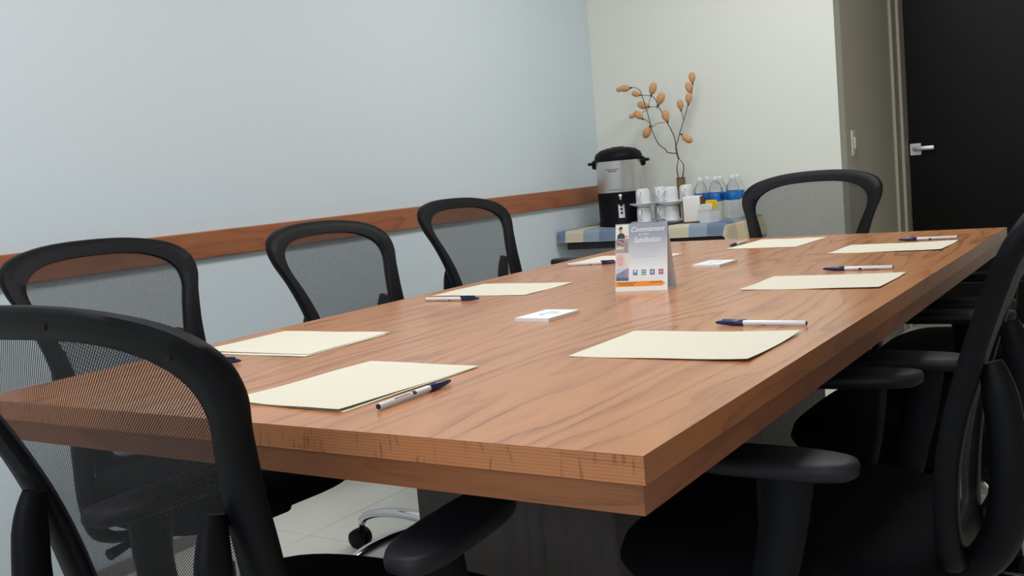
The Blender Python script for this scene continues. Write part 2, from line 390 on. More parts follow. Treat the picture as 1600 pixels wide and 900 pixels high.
# ------------------------------------------------------------------ conference table
TW, TL, TZ = 1.166, 2.41, 0.75
z1a, z1b = 0.7210, 0.7498
tb = empty('conference_table', (0, 0, 0)); tag(tb, 'long rectangular oak conference table with thick two-layer edge and dark pedestal', 'table')
MB().box(-TW+0.0205, -0.0205, 0.0205, TL-0.0205, 0.70, z1b-0.0004, 0.0).build('core', M['oak_top'], tb, smooth=False)
t_ = 0.02; z1a, z1b = 0.7210, 0.7498
def strip(name, poly, z0, z1, mat):
    b = MB(); b.prism(poly, 'z', z0, z1)
    return b.build(name, mat, tb, smooth=False)
def mitred(z0, z1, ins, thick, mats, far=True):
    a, bb = -TW+ins, -ins; c, dd = ins, TL-ins
    strip('edge_strip', [(a, c), (bb, c), (bb-thick, c+thick), (a+thick, c+thick)], z0, z1, mats[0])
    strip('edge_strip', [(bb, c), (bb, dd), (bb-thick, dd-thick), (bb-thick, c+thick)], z0, z1, mats[1])
    strip('edge_strip', [(bb, dd), (a, dd), (a+thick, dd-thick), (bb-thick, dd-thick)], z0, z1, mats[0])
    strip('edge_strip', [(a, dd), (a, c), (a+thick, c+thick), (a+thick, dd-thick)], z0, z1, mats[1])
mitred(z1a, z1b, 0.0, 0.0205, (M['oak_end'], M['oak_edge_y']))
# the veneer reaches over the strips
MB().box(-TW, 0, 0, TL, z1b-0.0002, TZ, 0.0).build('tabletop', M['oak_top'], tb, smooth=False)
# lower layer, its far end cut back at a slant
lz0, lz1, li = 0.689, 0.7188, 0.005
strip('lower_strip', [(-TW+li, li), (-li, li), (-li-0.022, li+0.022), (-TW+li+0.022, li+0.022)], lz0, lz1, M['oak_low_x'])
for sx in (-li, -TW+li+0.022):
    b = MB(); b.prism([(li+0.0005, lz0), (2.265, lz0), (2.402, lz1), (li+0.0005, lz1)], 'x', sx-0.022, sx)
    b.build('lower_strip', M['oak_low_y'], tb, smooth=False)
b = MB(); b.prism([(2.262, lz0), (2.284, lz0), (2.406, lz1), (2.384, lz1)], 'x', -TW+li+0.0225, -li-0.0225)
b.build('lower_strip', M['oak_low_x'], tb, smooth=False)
MB().box(-TW+0.02, -0.02, 0.02, 2.25, 0.69, 0.70).build('underside', M['pedestal'], tb, smooth=False)
pd = MB().box(-0.800, -0.374, 0.605, 1.815, 0.0, 0.69, 0.004).build('pedestal', M['pedestal'], tb, smooth=False)
MB().box(-0.803, -0.371, 0.602, 1.818, 0.0, 0.06, 0.002).build('plinth', M['plastic'], pd, smooth=False)

# ------------------------------------------------------------------ chairs
OUT = [(0,.967),(.106,.962),(.190,.943),(.229,.913),(.233,.872),(.214,.82),(.196,.75),(.187,.68),(.180,.62),(.165,.56),(.150,.50),(.132,.455),(.09,.438),(0,.434)]
INN = [(0,.930),(.098,.925),(.156,.907),(.184,.879),(.186,.842),(.167,.79),(.149,.73),(.139,.67),(.131,.61),(.117,.56),(.102,.52),(.085,.496),(.05,.486),(0,.484)]
def smooth_half(P, sub=5):
    pts = [Vector((-P[1][0], P[1][1]))] + [Vector(p) for p in P] + [Vector((-P[-2][0], P[-2][1]))]
    q = []
    for i in range(1, len(pts)-2):
        p0, p1, p2, p3 = pts[i-1:i+3]
        for k in range(sub):
            u = k/sub
            q.append(0.5*((2*p1)+(p2-p0)*u+(2*p0-5*p1+4*p2-p3)*u*u+(3*p1-p0-3*p2+p3)*u**3))
    q.append(pts[-2]); return q
def loop(P):
    h = smooth_half(P)
    return h + [Vector((-p.x, p.y)) for p in reversed(h[1:-1])]
def back_y(u, z):
    t = max(0, (z-0.46)/0.49)
    return -0.212 - 0.153*t**2.0 + 0.55*u*u
def make_chair():
    root = empty('task_chair')
    o_, i_ = loop(OUT), loop(INN)
    rows = []
    sec = [(0,0.0),(0.06,0.005),(0.5,0.007),(0.94,0.007),(1,0.002),(1.0,-0.012),(0.86,-0.020),(0.5,-0.019),(0.10,-0.013),(0,-0.006)]
    for po, pi_ in zip(o_, i_):
        row = []
        for q, dy in sec:
            u = pi_.x*(1-q)+po.x*q; z = pi_.y*(1-q)+po.y*q
            row.append((u, back_y(u, z)+dy, z))
        rows.append(row)
    fr = MB().rings(rows, close=True).build('back_frame', M['plastic'], root, angle=50)
    for sx in (-0.196, -0.077, 0.077, 0.196):
        z = 0.947 if abs(sx) < 0.1 else 0.913
        b = MB(); c = Vector((sx, back_y(sx, z)-0.0190, z))
        b.tube([c+Vector((0, 0.004, 0)), c-Vector((0, 0.0008, 0))], 0.0045, 10)
        b.build('screw', M['hole'], fr)
    # open mesh web
    bm = MB(); rings_ = []
    cz = 0.70
    for s_ in (0.12, 0.35, 0.6, 0.82, 1.03):
        rings_.append([(p.x*s_, back_y(p.x*s_, cz+(p.y-cz)*s_)-0.001, cz+(p.y-cz)*s_) for p in i_])
    bm.rings(rings_, cap0=True, cap1=False)
    bm.build('back_mesh', M['mesh'], root)
    # yoke carrying the back
    b = MB()
    for s_ in (-1, 1):
        b.tube([(s_*0.148, back_y(0.148, 0.735)-0.020, 0.735), (s_*0.150, back_y(0.148, 0.70)-0.042, 0.69), (s_*0.146, -0.285, 0.60), (s_*0.115, -0.270, 0.50),
                (s_*0.06, -0.215, 0.425), (s_*0.03, -0.10, 0.40)], [(0.010,0.014),(0.016,0.022),(0.018,0.024),(0.019,0.026),(0.018,0.026),(0.014,0.02)], 10, 4)
    b.build('back_support', M['plastic'], root, angle=70)
    # seat cushion
    def plan(sc, z, n=40, yo=0.03):
        row = []
        for j in range(n):
            a = 2*PI*j/n; ca, sa = math.cos(a), math.sin(a)
            e = 2/3.6
            x = 0.245*math.copysign(abs(ca)**e, ca)*sc; y = 0.235*math.copysign(abs(sa)**e, sa)*sc
            zz = z - (0.03*max(0, y/0.235-0.55)**1.3*1.8 if z > 0.44 else 0)
            row.append((x, y+yo, zz))
        return row
    MB().rings([plan(0.80, 0.405), plan(0.95, 0.415), plan(1.0, 0.435), plan(1.0, 0.455), plan(0.97, 0.473), plan(0.88, 0.484), plan(0.6, 0.482), plan(0.25, 0.478)]).build('seat', M['fabric'], root, angle=80)
    b = MB(); b.box(-0.10, 0.10, -0.14, 0.14, 0.355, 0.412, 0.015, 2); b.build('mechanism', M['plastic'], root)
    b = MB(); b.tube([(0.09, 0.02, 0.385), (0.20, 0.03, 0.385), (0.27, 0.035, 0.375)], [0.006, 0.006, 0.012], 8); b.build('lever', M['plastic'], root)
    # gas lift and star base
    MB().lathe([(0.027, 0.11), (0.027, 0.25), (0.022, 0.25), (0.022, 0.36)], n=16).build('gas_lift', M['plastic'], root)
    base = MB().lathe([(0.030, 0.075), (0.048, 0.085), (0.050, 0.125), (0.034, 0.15)], n=20).build('base_hub', M['chrome'], root)
    for k in range(5):
        a = 2*PI*k/5 - PI/2
        ca, sa = math.cos(a), math.sin(a)
        b = MB()
        path = [(0.035, 0.112), (0.10, 0.118), (0.18, 0.118), (0.25, 0.108), (0.295, 0.092), (0.312, 0.072)]
        b.tube([(rr*ca, rr*sa, z) for rr, z in path], [(0.016,0.022),(0.015,0.02),(0.013,0.018),(0.012,0.017),(0.012,0.015),(0.011,0.012)], 10, 3)
        lg = b.build('base_leg', M['chrome'], root, angle=70)
        b = MB(); cx, cy = 0.312*ca, 0.312*sa
        b.tube([(cx, cy, 0.085), (cx, cy, 0.045)], 0.008, 8)
        for s_ in (-1, 1):
            o1 = Vector((-sa, ca, 0))*s_
            p = Vector((cx+0.012*ca, cy+0.012*sa, 0.027))
            b.tube([p+o1*0.006, p+o1*0.008, p+o1*0.022, p+o1*0.026], [0.02, 0.027, 0.027, 0.021], 16)
        q = Vector((cx+0.012*ca, cy+0.012*sa, 0.034))
        b.tube([q+Vector((-sa, ca, 0))*-0.015, q+Vector((-sa, ca, 0))*0.015], 0.022, 12)
        b.build('caster', M['plastic'], lg)
    # armrests
    for s_ in (-1, 1):
        b = MB()
        def padrow(sc, z, n=28):
            row = []
            for j in range(n):
                a = 2*PI*j/n; ca, sa = math.cos(a), math.sin(a); e = 2/2.8
                row.append((s_*0.250 + 0.045*math.copysign(abs(ca)**e, ca)*sc - s_*0.012*sa, 0.0 + 0.130*math.copysign(abs(sa)**e, sa)*(1-(1-sc)*0.4), z))
            return row
        b.rings([padrow(0.80, -0.024), padrow(0.97, -0.019), padrow(1.0, -0.010), padrow(0.94, -0.002), padrow(0.78, 0.0)])
        ap = b.build('armrest', M['armpad'], root, angle=60); ap.location.z = 0.634
        b = MB()
        b.tube([(s_*0.250, -0.035, -0.020), (s_*0.262, -0.03, -0.10), (s_*0.270, -0.015, -0.17), (s_*0.262, 0.0, -0.225), (s_*0.20, 0.0, -0.248), (s_*0.09, 0.0, -0.250)],
               [(0.020,0.040),(0.014,0.032),(0.013,0.030),(0.013,0.030),(0.011,0.030),(0.010,0.028)], 10, 4)
        b.build('arm_post', M['plastic'], ap, angle=70)
    return root
ch0 = make_chair()
CH = [  # x, y, heading (0 = sitter faces +y), armrest lift, height adjustment, label
    (-0.552, 0.075, 0.047, 0.015, -0.024, 'black mesh-back task chair drawn up to the flecked end of the oak table'),
    (-1.310, 0.542, -1.635, 0.0, 0.0, 'black mesh-back task chair by the chair rail, closest to the flecked table end'),
    (-1.250, 1.242, -1.582, 0.0, -0.018, 'black mesh-back task chair, middle one of the row along the chair rail'),
    (-1.425, 2.095, -1.669, 0.076, 0.0, 'black mesh-back task chair in the chair rail row, closest to the coffee urn'),
    (-0.612, 2.242, 3.136, 0.0, -0.013, 'black mesh-back task chair at the table end facing away from the water bottles'),
    (-0.050, 0.640, 1.627, 0.0, 0.008, 'black mesh-back task chair opposite the rail row, closest to the flecked table end'),
    (-0.010, 1.340, 1.571, 0.0, 0.0, 'black mesh-back task chair, middle one of the row opposite the chair rail'),
    (-0.030, 2.030, 1.571, 0.0, 0.0, 'black mesh-back task chair opposite the rail row, closest to the dark door'),
]
chairs = [ch0] + [copy_tree(ch0) for _ in CH[1:]]
for o, (x, y, hd, lift, dz, lab) in zip(chairs, CH):
    o.location = (x, y, 0); o.rotation_euler = (0, 0, hd); tag(o, lab, 'chair', 'task chairs around the conference table')
    for c in o.children:
        if c.name.split('.')[0] in ('base_hub', 'base_leg', 'gas_lift'): continue
        c.location.z += dz
    arms = [c for c in o.children if c.name.startswith('armrest')]
    for c in arms[:(2 if lift < 0.05 else 1)]: c.location.z += lift

# ------------------------------------------------------------------ papers, pens, pads on the table
def sheet(name, cx, cy, ang, sx, sy, z, label, curl=(0,0,0,0), seed=0, group='cream sheets of paper at the seats'):
    """cream sheet; curl lifts corners (-x-y, +x-y, +x+y, -x+y)"""
    n = 12; b = MB(); th = 0.0005
    g = [[None]*(n+1) for _ in range(n+1)]; h = [[None]*(n+1) for _ in range(n+1)]
    rnd = random.Random(seed); ph = [rnd.uniform(0, 6.28) for _ in range(4)]
    for i in range(n+1):
        for j in range(n+1):
            u, v = i/n-0.5, j/n-0.5
            w = 0.0
            for (su, sv), cu in zip(((-1,-1),(1,-1),(1,1),(-1,1)), curl):
                k = max(0, (su*u+0.5))*max(0, (sv*v+0.5)); w += cu*k**3
            edge = max(abs(u), abs(v))*2
            w += 0.0005*max(0, edge-0.7)/0.3*(1+math.sin(9*u+ph[0])*math.sin(8*v+ph[1]))
            g[i][j] = b.bm.verts.new((u*sx, v*sy, w+th)); h[i][j] = b.bm.verts.new((u*sx, v*sy, w))
    for i in range(n):
        for j in range(n):
            b.bm.faces.new((g[i][j], g[i+1][j], g[i+1][j+1], g[i][j+1])); b.bm.faces.new((h[i][j], h[i][j+1], h[i+1][j+1], h[i+1][j]))
    for k in range(n):
        for (p, q) in (((k,0),(k+1,0)), ((n,k),(n,k+1)), ((k+1,n),(k,n)), ((0,k+1),(0,k))):
            b.bm.faces.new((h[p[0]][p[1]], h[q[0]][q[1]], g[q[0]][q[1]], g[p[0]][p[1]]))
    o = b.build(name, M['paper']); o.location = (cx, cy, z); o.rotation_euler = (0, 0, ang)
    return tag(o, label, 'paper', group)
LW, LH = 0.2159, 0.2794
Z0 = TZ + 0.0002
sheet('paper_sheet', -0.549, 0.214, -0.037, LW, LH, Z0, 'lower cream sheet peeking out below another at the flecked table end', (0,0,0.001,0), 1)
sheet('paper_sheet', -0.553, 0.213, -0.050, LW, LH, Z0+0.0011, 'top cream sheet at the flecked table end, beside the lone angled pen', (0.002,0.003,0,0), 2)
sheet('paper_sheet', -0.960, 0.486, 0.004, LH, LW, Z0, 'lower cream sheet slipped out below another near the chair rail side', (0,0,0,0), 3)
sheet('paper_sheet', -0.966, 0.500, 0.010, LH, LW, Z0+0.0011, 'top cream sheet of the slipped pair at the chair rail side seat', (0.002,0,0,0), 4)
sheet('paper_sheet', -0.974, 1.214, -0.03, LH, LW, Z0, 'cream sheet before the middle chair of the chair rail row', (0,0,0,0), 5)
sheet('paper_sheet', -0.965, 1.860, -0.03, LH, LW, Z0, 'cream sheet partly hidden behind the printed tent card', (0,0,0,0), 6)
sheet('paper_sheet', -0.607, 2.185, -0.04, LW, LH, Z0, 'cream sheet at the table end opposite the flecked edge', (0,0,0,0), 7)
sheet('paper_sheet', -0.196, 0.545, -0.014, LH, LW, Z0, 'cream sheet with lifted corner across the table from the slipped pair', (0,0.004,0.004,0), 8)
sheet('paper_sheet', -0.195, 1.246, -0.009, LH, LW, Z0, 'cream sheet between two pens at the middle seat opposite the rail', (0,0.003,0.003,0), 9)
sheet('paper_sheet', -0.208, 1.921, -0.018, LH, LW, Z0, 'cream sheet by the table corner nearest the dark door', (0,0.003,0.003,0), 10)

def make_pen():
    root = empty('ballpoint_pen')
    R_ = 0.0042
    def ax(prof, n=14):
        b = MB(); b.rings([[(x, rr*math.cos(2*PI*j/n), rr*math.sin(2*PI*j/n)) for j in range(n)] for x, rr in prof]); return b
    ba = ax([(0.0015, R_*0.93), (0.002, R_), (0.108, R_)]).build('barrel', M['pen_white'], root)
    ax([(0.0, R_*0.72), (0.0006, R_*0.86), (0.003, R_*0.86)]).build('end_plug', M['navy'], root)
    cp = ax([(0.104, R_*1.12), (0.1045, R_*1.22), (0.122, R_*1.2), (0.138, R_*0.95), (0.148, R_*0.62), (0.1515, R_*0.35), (0.152, 0.0004)]).build('cap', M['navy'], root)
    b = MB(); b.box(0.101, 0.142, -0.0013, 0.0013, R_*1.0, R_*1.75, 0.0004); b.build('clip', M['navy'], cp)
    # print on the barrel: dark block and a line of small lettering
    def patch(x0, x1, a0, a1, name, mat):
        b = MB(); n = 6; rows = []
        for k in range(n+1):
            a = a0+(a1-a0)*k/n
            rows.append([(x, rr*math.cos(a), rr*math.sin(a)) for x, rr in ((x0, R_+0.00012), (x1, R_+0.00012), (x1, R_-0.0003), (x0, R_-0.0003))])
        b.rings(rows); b.build(name, mat, ba)
    patch(0.066, 0.073, PI*1.02, PI*1.48, 'print_block', M['ink'])
    patch(0.030, 0.062, PI*1.16, PI*1.26, 'print_line', M['ink'])
    root['pen_r'] = R_
    return root
pen0 = make_pen(); del pen0['pen_r']
def at_pen(o, a, b, lab, rollx=0.0):
    dx, dy = b[0]-a[0], b[1]-a[1]; L_ = math.hypot(dx, dy)
    o.location = (a[0], a[1], TZ+0.0052); o.rotation_euler = (rollx, 0, math.atan2(dy, dx))
    tag(o, lab, 'pen', 'white pens with navy caps')
PENS = [((-0.405,0.088),(-0.406,0.240),'white pen with navy cap lying beside the doubled sheets at the flecked end', -PI/2),
 ((-0.064,0.714),(-0.216,0.716),'white pen with navy cap above the sheet with a lifted corner', 0.9),
 ((-0.098,1.439),(-0.249,1.435),'printed white pen with navy cap above the middle sheet opposite the rail', PI*0.55),
 ((-0.080,2.101),(-0.231,2.090),'printed white pen with navy cap near the table corner by the dark door', PI*0.55),
 ((-0.733,2.262),(-0.730,2.110),'white pen with navy cap pointing along the table, opposite the flecked end', PI*0.55),
 ((-1.056,0.296),(-0.906,0.312),'white pen, navy cap showing past the chair at the flecked end', 0.4),
 ((-1.066,1.024),(-0.926,1.028),'white pen with navy cap before the middle chair of the rail row', 0.4),
 ((-1.072,1.704),(-0.935,1.735),'white pen with navy cap between the tent card and the urn-side chair', 0.4)]
for i, (a, b_, lab, rx) in enumerate(PENS):
    o = copy_tree(pen0) if i else pen0
    at_pen(o, a, b_, lab, rx)

def notepad(cx, cy, ang, lab):
    root = empty('notepad', (cx, cy, TZ), ang)
    b = MB(); b.box(-0.039, 0.039, -0.053, 0.053, 0, 0.0062, 0.0003); b.build('page_block', M['white_paper'], root, smooth=False)
    tp = MB().box(-0.0392, 0.0392, -0.0532, 0.0532, 0.0062, 0.0068, 0.0001).build('cover_sheet', M['white_paper'], root, smooth=False)
    MB().box(-0.012, -0.002, -0.012, -0.006, 0.0067, 0.00695).build('print_mark', M['ink'], tp, smooth=False)
    for k in range(3):
        MB().box(-0.012, 0.022-0.006*k, 0.004+0.010*k, 0.007+0.010*k, 0.0067, 0.00692).build('print_line', M['blueink'], tp, smooth=False)
    tag(root, lab, 'notepad', 'small white notepads')
notepad(-0.590, 0.797, -0.06, 'small white notepad lying between the tent card and the flecked table end')
notepad(-0.588, 1.632, -0.06, 'small white notepad between the tent card and the bottle-side table end')

# ------------------------------------------------------------------ tent card
tc = empty('tent_card', (-0.5645, 1.1515, TZ), 0.16); tag(tc, 'printed table tent card with photo strip, orange banner and script heading', 'tent card')
CW, CHt, LEAN, DEP = 0.0595, 0.147, 0.036, 0.075
def grad_mat():
    m, t, b = nt('card_grey_fade'); L = t.links.new
    tcn = N(t, 'ShaderNodeTexCoord'); sp = N(t, 'ShaderNodeSeparateXYZ'); L(tcn.outputs['Object'], sp.inputs[0])
    mr = N(t, 'ShaderNodeMapRange'); L(sp.outputs[2], mr.inputs[0]); mr.inputs[1].default_value = 0.05; mr.inputs[2].default_value = 0.125
    mx = N(t, 'ShaderNodeMix', data_type='RGBA'); L(mr.outputs[0], mx.inputs[0])
    mx.inputs[6].default_value = (*srgb(236, 236, 238), 1); mx.inputs[7].default_value = (*srgb(150, 158, 174), 1)
    L(mx.outputs[2], b.inputs['Base Color']); setv(b, Roughness=0.35)
    return m
M['card'] = grad_mat()
slope = LEAN/CHt
nrm = Vector((0, -CHt, LEAN)).normalized()
def on_card(u, v, off=0.0):      # u across, v height along the panel (0..CHt)
    return Vector((u, v*slope, v)) + nrm*off
def card_quad(poly, off, th=0.0001):
    b = MB(); A = [b.bm.verts.new(on_card(u, v, off)) for u, v in poly]; B = [b.bm.verts.new(on_card(u, v, off-th)) for u, v in poly]
    n = len(poly); b.bm.faces.new(A); b.bm.faces.new(list(reversed(B)))
    for i in range(n): b.bm.faces.new((A[i], B[i], B[(i+1)%n], A[(i+1)%n]))
    return b
fp = card_quad([(-CW,0),(CW,0),(CW,CHt),(-CW,CHt)], 0.0, 0.0006).build('front_panel', M['card'], tc, smooth=False)
b = MB(); b.prism([(DEP, 0), (DEP+0.0006, 0), (LEAN+0.0006, CHt), (LEAN, CHt)], 'x', -CW, CW); b.build('back_panel', M['white_paper'], tc, smooth=False)
MB().box(-CW, CW, 0.001, DEP, 0, 0.0006).build('bottom_panel', M['white_paper'], tc, smooth=False)
def flat(name, col): 
    if name not in M: M[name] = plain('card_print_'+name, srgb(*col), 0.4, noise=0.04, nscale=200)
    return M[name]
def cp(name, poly, mat, lvl=1, parent=fp): return card_quad(poly, 0.00008*lvl, 0.00008*lvl).build(name, mat, parent, smooth=False)
def rect(u0, u1, v0, v1): return [(u0,v0),(u1,v0),(u1,v1),(u0,v1)]
def ell(cu, cv, ru, rv, n=16): return [(cu+ru*math.cos(2*PI*j/n), cv+rv*math.sin(2*PI*j/n)) for j in range(n)]
sl, sr = -CW+0.001, -CW+0.031
cp('white_border', rect(-CW+0.0002, CW-0.0002, 0.0002, 0.010), flat('cream_white', (240,238,232)), 1)
# photo strip of four pictures
cp('photo', rect(sl, sr, 0.1145, 0.145), flat('photo_pale', (226,228,220)), 1)
cp('photo', rect(sl, sr, 0.0835, 0.1135), flat('photo_mauve', (176,160,160)), 1)
cp('photo', rect(sl, sr, 0.0525, 0.0825), flat('photo_skin', (226,202,194)), 1)
cp('photo', rect(sl, sr, 0.0225, 0.0515), flat('photo_sky', (196,206,220)), 1)
cp('photo_detail', [(sl+0.003,0.1147),(sl+0.021,0.1147),(sl+0.020,0.124),(sl+0.015,0.127),(sl+0.009,0.127),(sl+0.004,0.123)], flat('shirt', (44,62,60)), 2)
cp('photo_detail', [(sl+0.020,0.1150),(sl+0.029,0.118),(sl+0.028,0.121),(sl+0.019,0.121)], flat('skin', (212,150,116)), 2)
cp('photo_detail', ell(sl+0.0115, 0.1325, 0.0042, 0.0062), flat('skin', (212,150,116)), 3)
cp('photo_detail', [(sl+0.007,0.134),(sl+0.016,0.136),(sl+0.0155,0.140),(sl+0.0115,0.1415),(sl+0.0075,0.139)], flat('hair', (70,54,46)), 4)
cp('photo_detail', [(sl+0.002,0.1125),(sl+0.019,0.1125),(sl+0.019,0.098),(sl+0.002,0.102)], flat('brick', (122,100,104)), 2)
cp('photo_detail', [(sl+0.003,0.109),(sl+0.018,0.101),(sl+0.018,0.103),(sl+0.003,0.111)], flat('pale', (214,204,200)), 3)
cp('photo_detail', rect(sl+0.001, sl+0.018, 0.092, 0.0965), flat('peach', (230,204,176)), 2)
cp('photo_detail', [(sl+0.021,0.084),(sl+0.026,0.084),(sl+0.026,0.106),(sl+0.0235,0.112),(sl+0.021,0.106)], flat('tower', (150,136,140)), 2)
cp('photo_detail', rect(sl+0.0005, sl+0.019, 0.084, 0.090), flat('street', (160,162,166)), 2)
cp('photo_detail', ell(sl+0.010, 0.0675, 0.0085, 0.0135), flat('face', (224,184,178)), 2)
for ex in (0.0065, 0.0135): cp('photo_detail', ell(sl+ex, 0.071, 0.0018, 0.0008), flat('brow', (140,104,100)), 3)
cp('photo_detail', [(sl+0.0095,0.064),(sl+0.0115,0.064),(sl+0.0105,0.070)], flat('nose', (206,160,154)), 3)
cp('photo_detail', rect(sl+0.0075, sl+0.0130, 0.0595, 0.0605), flat('brow', (140,104,100)), 3)
cp('photo_detail', rect(sl+0.022, sl+0.0295, 0.053, 0.082), flat('cream', (222,216,198)), 2)
cp('photo_detail', rect(sl+0.0005, sl+0.0295, 0.0228, 0.030), flat('ground', (84,104,112)), 2)
cp('photo_detail', [(sl+0.0005,0.030),(sl+0.0295,0.030),(sl+0.0295,0.050),(sl+0.0005,0.037)], flat('roof', (132,138,158)), 2)
cp('photo_detail', rect(sl+0.021, sl+0.0295, 0.029, 0.047), flat('lilac', (164,140,172)), 3)
# headings
def text(body, size, u, v, mat, name, width, shear=0.25, lvl=1, parent=fp):
    cu = bpy.data.curves.new('txt', 'FONT'); cu.body = body; cu.size = size; cu.shear = shear
    cu.offset = 0.0
    o = bpy.data.objects.new('txt', cu); COL.objects.link(o)
    dg = bpy.context.evaluated_depsgraph_get(); me = bpy.data.meshes.new_from_object(o.evaluated_get(dg)); bpy.data.objects.remove(o)
    x0 = min(q.co.x for q in me.vertices); x1 = max(q.co.x for q in me.vertices)
    for vtx in me.vertices:
        p = on_card(u+(vtx.co.x-x0)*width/(x1-x0), v+vtx.co.y, 0.00012*lvl); vtx.co = p
    me.materials.clear(); me.materials.append(mat)
    q = bpy.data.objects.new(name, me); COL.objects.link(q); q.parent = parent
    return q
white_print = flat('white', (248,248,250))
text('Commitment', 0.0160, -0.0225, 0.1280, white_print, 'heading_lettering', 0.077, 0.35)
text('to your', 0.0065, -0.005, 0.1212, white_print, 'heading_lettering', 0.024, 0.3)
text('Satisfaction', 0.0165, -0.0165, 0.1050, white_print, 'heading_lettering', 0.061, 0.35)
for k in range(6):
    cp('text_line', rect(-0.019, (0.034, 0.041, 0.038, 0.042, 0.030, 0.036)[k], 0.0965-0.0048*k, 0.0975-0.0048*k), flat('greyline', (186,188,196)), 1)
for k, c_ in enumerate(((96,130,176), (70,140,110), (96,110,166), (186,72,92))):
    u0 = -0.019 + 0.0195*k
    ic = cp('icon', rect(u0, u0+0.0105, 0.034, 0.0455), flat('icon%d' % k, c_), 1)
    if k == 0: cp('icon_mark', rect(u0+0.003, u0+0.0075, 0.040, 0.0445), white_print, 2, ic.parent)
    elif k == 1:
        for q in range(2): cp('icon_mark', rect(u0+0.001, u0+0.0095, 0.0365+0.0045*q, 0.0378+0.0045*q), white_print, 2, ic.parent)
    elif k == 2: cp('icon_mark', ell(u0+0.0052, 0.0398, 0.0028, 0.0030), flat('pale', (214,204,200)), 2, ic.parent)
    else:
        cp('icon_mark', rect(u0+0.0045, u0+0.006, 0.0355, 0.044), flat('pale', (214,204,200)), 2, ic.parent); cp('icon_mark', rect(u0+0.0015, u0+0.009, 0.039, 0.0405), flat('pale', (214,204,200)), 2, ic.parent)
bn = cp('banner', [(-CW+0.0005,0.0100),(CW-0.012,0.0100),(CW-0.0055,0.0155),(CW-0.012,0.0210),(-CW+0.0005,0.0210)], flat('orange', (246,150,30)), 1)
for (u0, u1, v0) in ((-CW+0.004, -CW+0.048, 0.0168), (-CW+0.009, -CW+0.042, 0.0125), (CW-0.042, CW-0.013, 0.0168)):
    cp('banner_print', rect(u0, u1, v0, v0+0.0017), flat('brown_ink', (150,84,20)), 2)

# ------------------------------------------------------------------ side table with cloth
stb = empty('side_table', (-1.667, 3.60, 0)); tag(stb, 'low black folding table in the corner under the patchwork cloth', 'table')
HX, HY = 0.417, 0.235
MB().box(-HX, HX, -HY, HY, 0.700, 0.738, 0.003).build('table_top', M['black_table'], stb, smooth=False)
b = MB(); b.box(-HX+0.03, HX-0.03, -HY+0.012, -HY+0.032, 0.652, 0.700); b.box(-HX+0.03, HX-0.03, HY-0.032, HY-0.012, 0.652, 0.700)
b.box(-HX+0.03, -HX+0.05, -HY+0.032, HY-0.032, 0.652, 0.700); b.box(HX-0.05, HX-0.03, -HY+0.032, HY-0.032, 0.652, 0.700)
b.build('apron', M['black_table'], stb, smooth=False)
for lx in (-0.03, 0.30):
    for ly in (-0.17, 0.17):
        MB().tube([(lx, ly, 0.705), (lx, ly, 0.0)], 0.014, 10).build('leg', M['black_table'], stb)
def cloth():
    b = MB(); bm = b.bm; uvl = bm.loops.layers.uv.new('UVMap')
    ex0, ex1, ey0, ey1 = 0.006, 0.10, 0.062, 0.004        # overhang left, right, front, back
    nx, ny = 64, 40; th = 0.0022; topz = 0.742; rr = 0.012
    xs = [-HX-ex0 + (2*HX+ex0+ex1)*i/nx for i in range(nx+1)]; ys = [-HY-ey0 + (2*HY+ey0+ey1)*j/ny for j in range(ny+1)]
    def pos(x, y, o):
        ox = x-HX if x > HX else (x+HX if x < -HX else 0); oy = y-HY if y > HY else (y+HY if y < -HY else 0)
        bx, by = max(-HX, min(HX, x)), max(-HY, min(HY, y))
        dd = math.hypot(ox, oy)
        wr = 0.0008*(1+math.sin(17*x+5*y)*math.cos(11*y-3*x))
        if dd < 1e-6: return Vector((bx, by, topz+wr+o))
        du, dv = ox/dd, oy/dd
        fold = 0.010*math.sin(14*math.atan2(dv, du)+30*(bx*dv-by*du))*min(1, dd/0.05)*(0.35 if ox == 0 or oy == 0 else 1.0)
        a = min(dd/rr, PI/2)
        out = rr*math.sin(a) + fold*0.5 + max(0, dd-rr*PI/2)*0.14
        dn = rr*(1-math.cos(a)) + max(0, dd-rr*PI/2)*0.97
        return Vector((bx+du*(out+o), by+dv*(out+o), topz+wr-dn+o*max(0, 1-dd/0.02)))
    G = {}; Hh = {}
    for i, x in enumerate(xs):
        for j, y in enumerate(ys):
            G[i, j] = bm.verts.new(pos(x, y, th)); Hh[i, j] = bm.verts.new(pos(x, y, 0))
    def face(vs, uvs):
        fc = bm.faces.new(vs)
        for l, (u, v) in zip(fc.loops, uvs): l[uvl].uv = (u, v)
    for i in range(nx):
        for j in range(ny):
            q = [(i,j),(i+1,j),(i+1,j+1),(i,j+1)]; uvs = [(xs[a], ys[c]) for a, c in q]
            face([G[k] for k in q], uvs); face([Hh[k] for k in reversed(q)], list(reversed(uvs)))
    rim = [(i,0) for i in range(nx)]+[(nx,j) for j in range(ny)]+[(nx-i,ny) for i in range(nx)]+[(0,ny-j) for j in range(ny)]
    for k in range(len(rim)):
        p, q = rim[k], rim[(k+1) % len(rim)]
        face([Hh[p], Hh[q], G[q], G[p]], [(xs[a], ys[c]) for a, c in (p, q, q, p)])
    o = b.build('tablecloth', M['cloth'], angle=60); o.location = (-1.667, 3.60, 0)
    return tag(o, 'patchwork tablecloth of cream, grey and slate blocks on the corner table', 'tablecloth')
cloth()
CZ = 0.7460         # top of cloth

